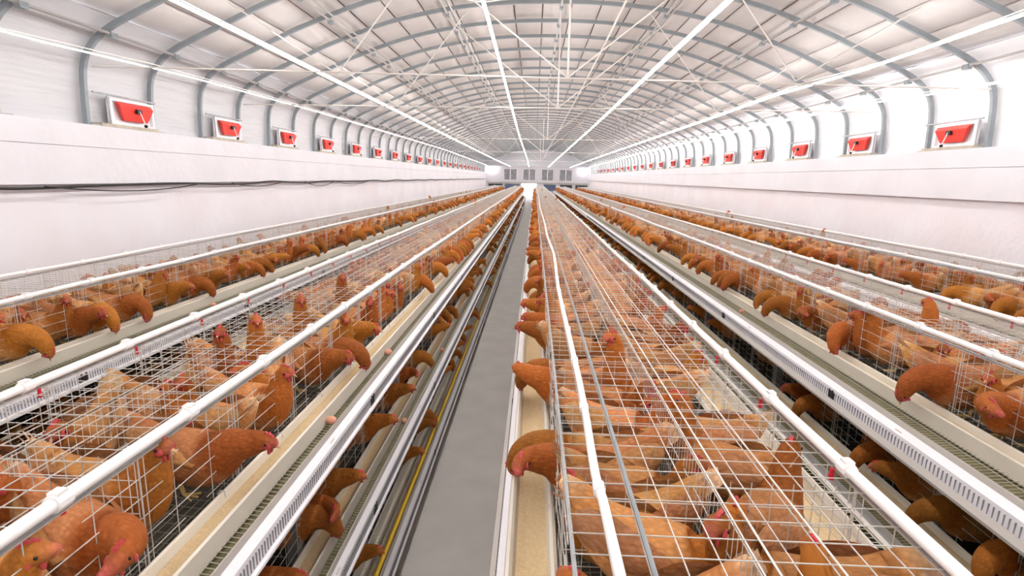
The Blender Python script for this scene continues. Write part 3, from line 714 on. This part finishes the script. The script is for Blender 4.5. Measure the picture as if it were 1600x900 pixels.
for vi, (pose, tn) in enumerate(VAR):
    V, F, C, fr = hen_geo(pose, tn, 40, 18, vi, lift=.08*(vi % 3))
    me = bpy.data.meshes.new('body'); me.from_pydata([tuple(v) for v in V], [], F); put_col(me, C); me.materials.append(M_feather)
    me.polygons.foreach_set('use_smooth', [True]*len(F)); me.update()
    parts = [('body', me)]
    for sx in (-1, 1):         # folded wing: a shallow shell proud of the flank, pointed at the back
        wv = []; wf = []; wc = []; n1, n2 = 11, 7
        for i in range(n1):
            t = i/(n1-1); y = .085-.275*t; hz = .062*math.sin(math.pi*min(1, .12+.88*(1-t)**.8))+.004
            for j in range(n2):
                q = j/(n2-1)*2-1
                zc = .140+.055*t
                x = sx*((.092-.05*max(0, t-.45)/.55)*math.sqrt(max(.05, 1-.35*q*q))+.006*(1-q*q))
                wv.append((x, y, zc+hz*q+.008*(vi % 3)*t)); kk = .85+.3*((i+j) % 2)*.5
                wc.append(np.array(BUFF)*(1-t*.3)*kk+np.array(PALE)*.3*t)
        wf = [(i*n2+j, i*n2+j+1, (i+1)*n2+j+1, (i+1)*n2+j) for i in range(n1-1) for j in range(n2-1)]
        wm = bpy.data.meshes.new('wing'); wm.from_pydata(wv, [], wf); put_col(wm, np.array(wc)); wm.materials.append(M_feather)
        wm.polygons.foreach_set('use_smooth', [True]*len(wf)); wm.update(); parts.append(('wing', wm))
    tv, tf, tc = [], [], []    # tail: a fan of blades
    for q in range(5):
        a = (q-2)*.16; b0 = len(tv)
        for (yy, zz, hw) in ((-.15, .192, .012), (-.215, .252, .020), (-.248, .290-.010*abs(q-2), .010)):
            for s_ in (-1, 1):
                tv.append((math.sin(a)*(-yy)*.35+s_*hw*.5, yy, zz+lift_ if False else zz+s_*hw*.6)); tc.append(np.array(PALE)*(1-.12*abs(q-2)))
        tf += [(b0, b0+1, b0+3, b0+2), (b0+2, b0+3, b0+5, b0+4)]
    tm = bpy.data.meshes.new('tail'); tm.from_pydata(tv, [], tf); put_col(tm, np.array(tc)); tm.materials.append(M_feather); tm.update(); parts.append(('tail', tm))
    mb = MB(); comb_geo(mb, fr, 1); parts.append(('comb', mb.mesh('comb', M_comb)))
    mb = MB()
    for s_ in (-1, 1): blob(mb, fr, (.020, s_*.007, -.026), (.007, .004, .012))
    parts.append(('wattle', mb.mesh('wattle', M_comb, True)))
    mb = MB(); mb.bar(hp(fr, .026, 0, .002), hp(fr, .054, 0, -.006), .0095, 8, True, .0015); parts.append(('beak', mb.mesh('beak', M_beak, True)))
    for s_ in (-1, 1):
        mb = MB(); blob(mb, fr, (.014, s_*.0215, -.002), (.017, .0045, .013), 10, 6); parts.append(('face_patch', mb.mesh('face_patch', M_comb, True)))
        mb = MB(); blob(mb, fr, (.012, s_*.0262, .004), (.0052, .003, .0052), 8, 5); parts.append(('eye', mb.mesh('eye', M_eye, True)))
        mb = MB(); blob(mb, fr, (-.004, s_*.0255, -.010), (.007, .003, .010), 8, 5); parts.append(('ear_lobe', mb.mesh('ear_lobe', M_comb, True)))
    for s_ in (-1, 1):
        mb = MB(); mb.bar((s_*.045, -.01, .06), (s_*.045, .005, .008), .009, 6, True, .006)
        for a in (-.5, 0, .5): mb.bar((s_*.045, .005, .008), (s_*.045+math.sin(a)*.05, .005+math.cos(a)*.05, .004), .005, 5, True, .003)
        parts.append(('leg', mb.mesh('leg', M_leg)))
    HI[(pose, tn)] = parts
def mid_mesh(pose, tn, nring, nseg, seed):       # the whole bird as one mesh with two materials
    V, F, C, fr = hen_geo(pose, tn, nring, nseg, seed, lift=.05)
    mb = MB(); comb_geo(mb, fr, 0); blob(mb, fr, (.022, 0, -.024), (.008, .008, .012), 5, 4); mb.bar(hp(fr, .026, 0, .002), hp(fr, .052, 0, -.006), .009, 4, False, .001)
    n = len(V); V2 = np.vstack([V, np.array([list(p) for p in mb.v])]); F2 = F+[tuple(i+n for i in f) for f in mb.f]
    C2 = np.vstack([C, np.tile([.66, .06, .065], (len(mb.v), 1))]); C2[-8:] = (.62, .36, .20)
    return V2, F2, C2
MIDM = {}
for vi, (pose, tn) in enumerate(VAR):
    V, F, C = mid_mesh(pose, tn, 26, 12, vi+50)
    me = bpy.data.meshes.new('hen'); me.from_pydata([tuple(v) for v in V], [], F); put_col(me, C); me.materials.append(M_feather)
    me.polygons.foreach_set('use_smooth', [True]*len(F)); me.update(); MIDM[(pose, tn)] = me
def triangulate(F):
    out = []
    for f in F:
        for i in range(1, len(f)-1): out.append((f[0], f[i], f[i+1]))
    return np.array(out, np.int32)
LOWM = [(pt, [(lambda V, F, C: (V, triangulate(F), C))(*mid_mesh(pt[0], pt[1], 12, 6, 90+i)), (lambda V, F, C: (V, triangulate(F), C))(*mid_mesh(pt[0], pt[1], 9, 5, 130+i))]) for i, pt in enumerate(VAR)]
LOWM = dict(LOWM)

HENS = []                      # row, side, tier, y, u, yaw, pose, turn, scale
def add_hen(rn, sx, k, y, u, out_angle, pose, turn=None, sc=None, dz=0.):
    """out_angle: 0 faces straight out of the cage, pi faces the middle of the row"""
    if turn is None: turn = random.choice([t for p, t in VAR if p == pose])
    HENS.append(dict(rn=rn, sx=sx, k=k, y=y, u=u, a=out_angle, pose=pose, turn=turn, s=sc or random.uniform(.90, 1.02), dz=dz))
MANUAL = {                     # birds read off the photograph: row, side -> list of (y, u, angle, pose, turn)
 ('L1', 1, 0): [(1.42, -.17, -.35, 'reach', .55, 1.05), (1.62, -.235, -.15, 'alert', 0, 1.08), (1.93, -.15, -.1, 'reach', 0, 1.02), (1.18, -.20, -.5, 'alert', -.6, 1.0), (2.42, -.16, -.25, 'alert', 0, 1.0), (2.18, -.22, 2.9, 'rest', 0, 1.0), (2.68, -.2, -1.4, 'rest', .9, 1.0),
                (3.0, -.16, -.3, 'reach', 0, 1.0), (3.2, -.15, 0, 'feed', 0, 1.0), (3.42, -.2, -.2, 'alert', .6, 1.0), (3.62, -.16, -.4, 'reach', 0, 1.0)],
 ('L1', -1, 0): [(1.55, -.2, 2.6, 'rest', .9, 1.08), (1.95, -.17, 1.9, 'rest', 0, 1.1), (2.68, -.24, 2.5, 'stretch', .4, 1.0), (2.85, -.26, 2.9, 'stretch', .4, 1.0), (3.36, -.30, 2.8, 'stretch', .4, 1.0), (4.15, -.30, 2.7, 'stretch', .4, 1.0), (1.25, -.2, 3.0, 'rest', 0, 1.05), (2.3, -.2, 2.9, 'alert', .6, 1.0)],
 ('R1', -1, 0): [(1.42, -.26, 2.9, 'rest', -.9, 1.08), (1.75, -.25, 3.0, 'rest', 0, 1.0), (1.58, -.22, .2, 'rest', .9, 1.0), (1.92, -.17, .1, 'reach', -.55, 1.0), (2.02, -.14, -.1, 'feed', 0, 1.0), (2.22, -.27, 2.8, 'alert', 0, 1.05),
                 (2.50, -.26, 2.7, 'rest', 0, 1.0), (2.75, -.14, 0, 'reach', .55, 1.0), (2.92, -.14, 0, 'feed', .35, 1.0), (3.35, -.2, 3.0, 'rest', -.9, 1.0), (3.7, -.14, .1, 'reach', 0, 1.0), (1.16, -.2, .3, 'rest', .9, 1.0)],
 ('R1', 1, 0): [(2.62, -.33, 2.9, 'stretch', -.5, 1.0), (1.30, -.2, 2.9, 'alert', -.6, 1.05), (1.60, -.17, .9, 'alert', 0, 1.05), (1.95, -.2, 2.2, 'alert', .6, 1.05), (1.05, -.2, 1.6, 'alert', 0, 1.0), (2.2, -.2, 2.9, 'rest', 0, 1.0), (2.85, -.2, .3, 'rest', 0, 1.0)],
 ('R2', -1, 0): [(2.63, -.14, .3, 'reach', -.55, 1.05), (2.44, -.2, .2, 'alert', 0, 1.05), (2.96, -.13, 0, 'feed', 0, 1.12), (2.80, -.2, .5, 'rest', 0, 1.0), (3.18, -.2, 2.6, 'rest', 0, 1.0), (3.38, -.22, 1.2, 'rest', 0, 1.0), (3.62, -.2, -.9, 'alert', 0, 1.08), (4.02, -.13, .5, 'feed', -.35, 1.05), (4.22, -.2, 2.5, 'rest', .9, 1.0), (4.52, -.14, .4, 'reach', -.55, 1.0), (4.72, -.2, .3, 'alert', 0, 1.0), (4.90, -.13, 0, 'feed', 0, 1.0), (3.82, -.2, .2, 'alert', .6, 1.0)],
 ('R2', -1, 1): [(4.42, -.14, .2, 'reach', 0, 1.0), (3.40, -.14, .1, 'feed', 0, 1.0), (3.62, -.2, .4, 'rest', 0, 1.0), (3.05, -.13, -.2, 'reach', 0, 1.0), (2.74, -.13, 0, 'feed', .35, 1.05), (2.43, -.13, .2, 'feed', -.35, 1.0), (2.22, -.16, .1, 'alert', 0, 1.0), (4.2, -.14, .1, 'feed', 0, 1.0)],
 ('L1', 1, 1): [(2.93, -.14, 0, 'reach', 0, 1.0), (2.70, -.13, -.2, 'reach', .55, 1.0), (2.55, -.14, .2, 'feed', 0, 1.0), (3.70, -.14, 0, 'reach', 0, 1.0), (4.30, -.14, 0, 'reach', 0, 1.0), (2.09, -.14, 0, 'reach', 0, 1.0), (1.9, -.16, .2, 'feed', 0, 1.0), (3.5, -.2, 2.8, 'rest', 0, 1.0), (3.2, -.2, 2.6, 'rest', 0, 1.0)],
 ('L1', 1, 2): [(3.25, -.14, 0, 'reach', 0, 1.0), (4.62, -.14, 0, 'reach', 0, 1.0), (5.22, -.14, 0, 'reach', 0, 1.0), (3.9, -.2, 2.8, 'rest', 0, 1.0)],
 ('L2', 1, 0): [(3.21, -.13, 0, 'feed', 0, 1.1), (3.02, -.2, .6, 'alert', 0, 1.0), (3.42, -.2, -.6, 'rest', 0, 1.05), (3.58, -.2, .3, 'alert', .6, 1.0), (3.73, -.13, -.2, 'reach', 0, 1.05), (3.90, -.13, -.3, 'feed', 0, 1.05), (4.15, -.13, .1, 'feed', .35, 1.05), (4.40, -.2, 2.7, 'rest', 0, 1.1), (4.56, -.2, .4, 'alert', 0, 1.0), (4.73, -.13, -.1, 'reach', 0, 1.0), (5.06, -.13, 0, 'feed', 0, 1.0), (5.22, -.22, 2.6, 'rest', 0, 1.08), (5.40, -.13, -.3, 'reach', 0, 1.0)],
 ('R2', 1, 0): [(3.42, -.33, 2.4, 'stretch', .4, 1.05)],
}
for key, lst in MANUAL.items():
    for y, u, a, pose, tn, sc in lst: add_hen(*key, y, u, a, pose, tn, sc)
def fill(rn, sx, k, y_from, y_to, dens=3):
    y_start = row_mod[rn][0]
    man = [h[0] for h in MANUAL.get((rn, sx, k), [])]
    lim = max(man)+.25 if len(man) > 2 else 0
    c0 = int((y_from-y_start)/CELL)
    y = y_start+c0*CELL
    while y < y_to:
        for q in range(dens):
            yy = y+CELL*(q+.5)/dens+random.uniform(-.02, .02)
            if yy < lim or any(abs(yy-m_) < .16 for m_ in man): continue
            if random.random() < (.30 if k else .05): continue
            r = random.random()
            if r < .66:
                pose = random.choices(['feed', 'reach', 'alert', 'rest', 'stretch'], [.46, .22, .22, .09, .01] if k == 0 else [.40, .40, .18, .02, 0])[0]
                add_hen(rn, sx, k, yy, {'feed': -.14, 'reach': -.15}.get(pose, -.18)+random.uniform(-.02, .02), random.gauss(0, .28), pose)
            elif r < .86:
                add_hen(rn, sx, k, yy, -.235+random.uniform(-.02, .02), math.pi+random.choice([-1, 1])*random.uniform(.1, .8), random.choices(['rest', 'alert', 'stretch'], [.6, .37, .03] if k == 0 else [.7, .3, 0])[0])
            else:
                add_hen(rn, sx, k, yy, -.18+random.uniform(-.02, .02), random.choice([-1, 1])*random.uniform(1., 1.8), random.choice(['rest', 'alert']))
        y += CELL
YE = 57.0
for rn in ROWS:
    for sx in (-1, 1): fill(rn, sx, 0, .95 if rn[1] == '1' else 1.6, YE)
fill('L1', 1, 1, 1.6, YE, 2); fill('L1', 1, 2, 2.4, YE, 2); fill('R2', -1, 1, 1.6, YE, 2)
fill('R2', -1, 2, 2.5, 20, 2); fill('R1', -1, 1, 1.2, 20, 2); fill('R3', -1, 1, 2, 20, 2); fill('L2', 1, 1, 2, 20, 2)
VISIBLE = {(rn, sx, 0) for rn in ROWS for sx in (-1, 1)} | {('L1', 1, 1), ('L1', 1, 2), ('R2', -1, 1)}
for h in HENS:
    sx = h['sx']; X = face(h['rn'], sx)+sx*h['u']
    h['pos'] = Vector((X, h['y'], EYE+fz(h['u'])+.004-TIER[h['rn']]*h['k']+h['dz']))
    d = math.atan2(0, sx)+h['a']                 # heading in the plane, 0 = +x
    h['rz'] = d-math.pi/2
    p = h['pos']+Vector((0, 0, .22))-Vector((0, 0, EYE))
    zc = p.dot(AX[2]); px = 800+880*p.dot(AX[0])/zc if zc > .1 else -9999; py = 450-880*p.dot(AX[1])/zc if zc > .1 else -9999
    h['in'] = zc > .3 and -40 < px < 1640 and py < 960
    # how large it shows: birds behind the first rank of a row (far side of far rows) count less
    sz = 880*.35/max(zc, .3)
    if not h['in'] or (h['rn'], sx, h['k']) not in VISIBLE: sz = 0
    if h['k']: sz *= .55
    if (h['rn'], sx) in (('L2', -1), ('R3', 1), ('R2', 1), ('L1', -1), ('R1', 1)): sz *= .75
    h['sz'] = sz; h['px'] = px; h['py'] = py
order = sorted(HENS, key=lambda h: -h['sz'])
IND = [h for h in order[:300] if h['sz'] > 0]
rest = [h for h in HENS if not any(h is q for q in IND)]
POSEW = {'feed': 'pecking down at the trough', 'reach': 'stretching its neck out', 'alert': 'standing with head raised', 'rest': 'with its neck drawn in', 'stretch': 'poking its head through the top'}
cnt = {}
IND.sort(key=lambda h: h['y'])
SW = {-1: 'left', 1: 'right'}
ROWW = {'L2': 'far left row', 'L1': 'row left of aisle', 'R1': 'row right of aisle', 'R2': 'second row right of aisle', 'R3': 'far right row'}
big = sorted(IND, key=lambda h: -h['sz'])[:70]
bigset = {id(h) for h in big}
for h in IND:
    key = (h['rn'], h['sx'], h['k'], h['pose']); i = cnt.get(key, 0); cnt[key] = i+1
    tier = '' if h['k'] == 0 else TN[h['k']]+' tier, '
    lab = f"{nth(i)} hen {POSEW[h['pose']]}, {tier}{SW[h['sx']]} side, {ROWW[h['rn']]}"
    if id(h) in bigset:
        o = empty('hen')
        for nm, me in HI[(h['pose'], h['turn'])]: link(nm, me, o)
    else:
        o = link('hen', MIDM[(h['pose'], h['turn'])])
    o.location = h['pos']; o.rotation_euler = (0, 0, h['rz']); o.scale = (h['s']*1.1,)*3
    tag(o, lab, 'hen', f"brown hens in the {ROWW[h['rn']]}")
# all the other birds as one object
VV, FF, CC = [], [], []; n = 0
rng = np.random.default_rng(3)
for h in rest:
    far = h['pos'].y > 22
    V, F, C = LOWM[(h['pose'], h['turn'])][1 if far else 0]
    c, s_ = math.cos(h['rz']), math.sin(h['rz'])
    Rm = np.array([[c, -s_, 0], [s_, c, 0], [0, 0, 1]])*h['s']*1.1
    VV.append(V@Rm.T+np.array(h['pos'])); FF.append(F+n); CC.append(np.clip(C*rng.uniform(.76, 1.30), 0, 1)); n += len(V)
VV = np.concatenate(VV); FF = np.concatenate(FF); CC = np.concatenate(CC)
me = bpy.data.meshes.new('hen_flock'); me.vertices.add(len(VV)); me.vertices.foreach_set('co', VV.astype(np.float32).ravel())
me.loops.add(FF.size); me.loops.foreach_set('vertex_index', FF.ravel().astype(np.int32))
me.polygons.add(len(FF)); me.polygons.foreach_set('loop_start', np.arange(0, FF.size, 3, dtype=np.int32))
me.polygons.foreach_set('use_smooth', np.ones(len(FF), bool))
me.update(calc_edges=True); put_col(me, CC); me.materials.append(M_feather_far)
o = link('hen_flock', me); tag(o, 'flock of brown hens filling the cages further down the hall', 'hens', None, 'stuff')
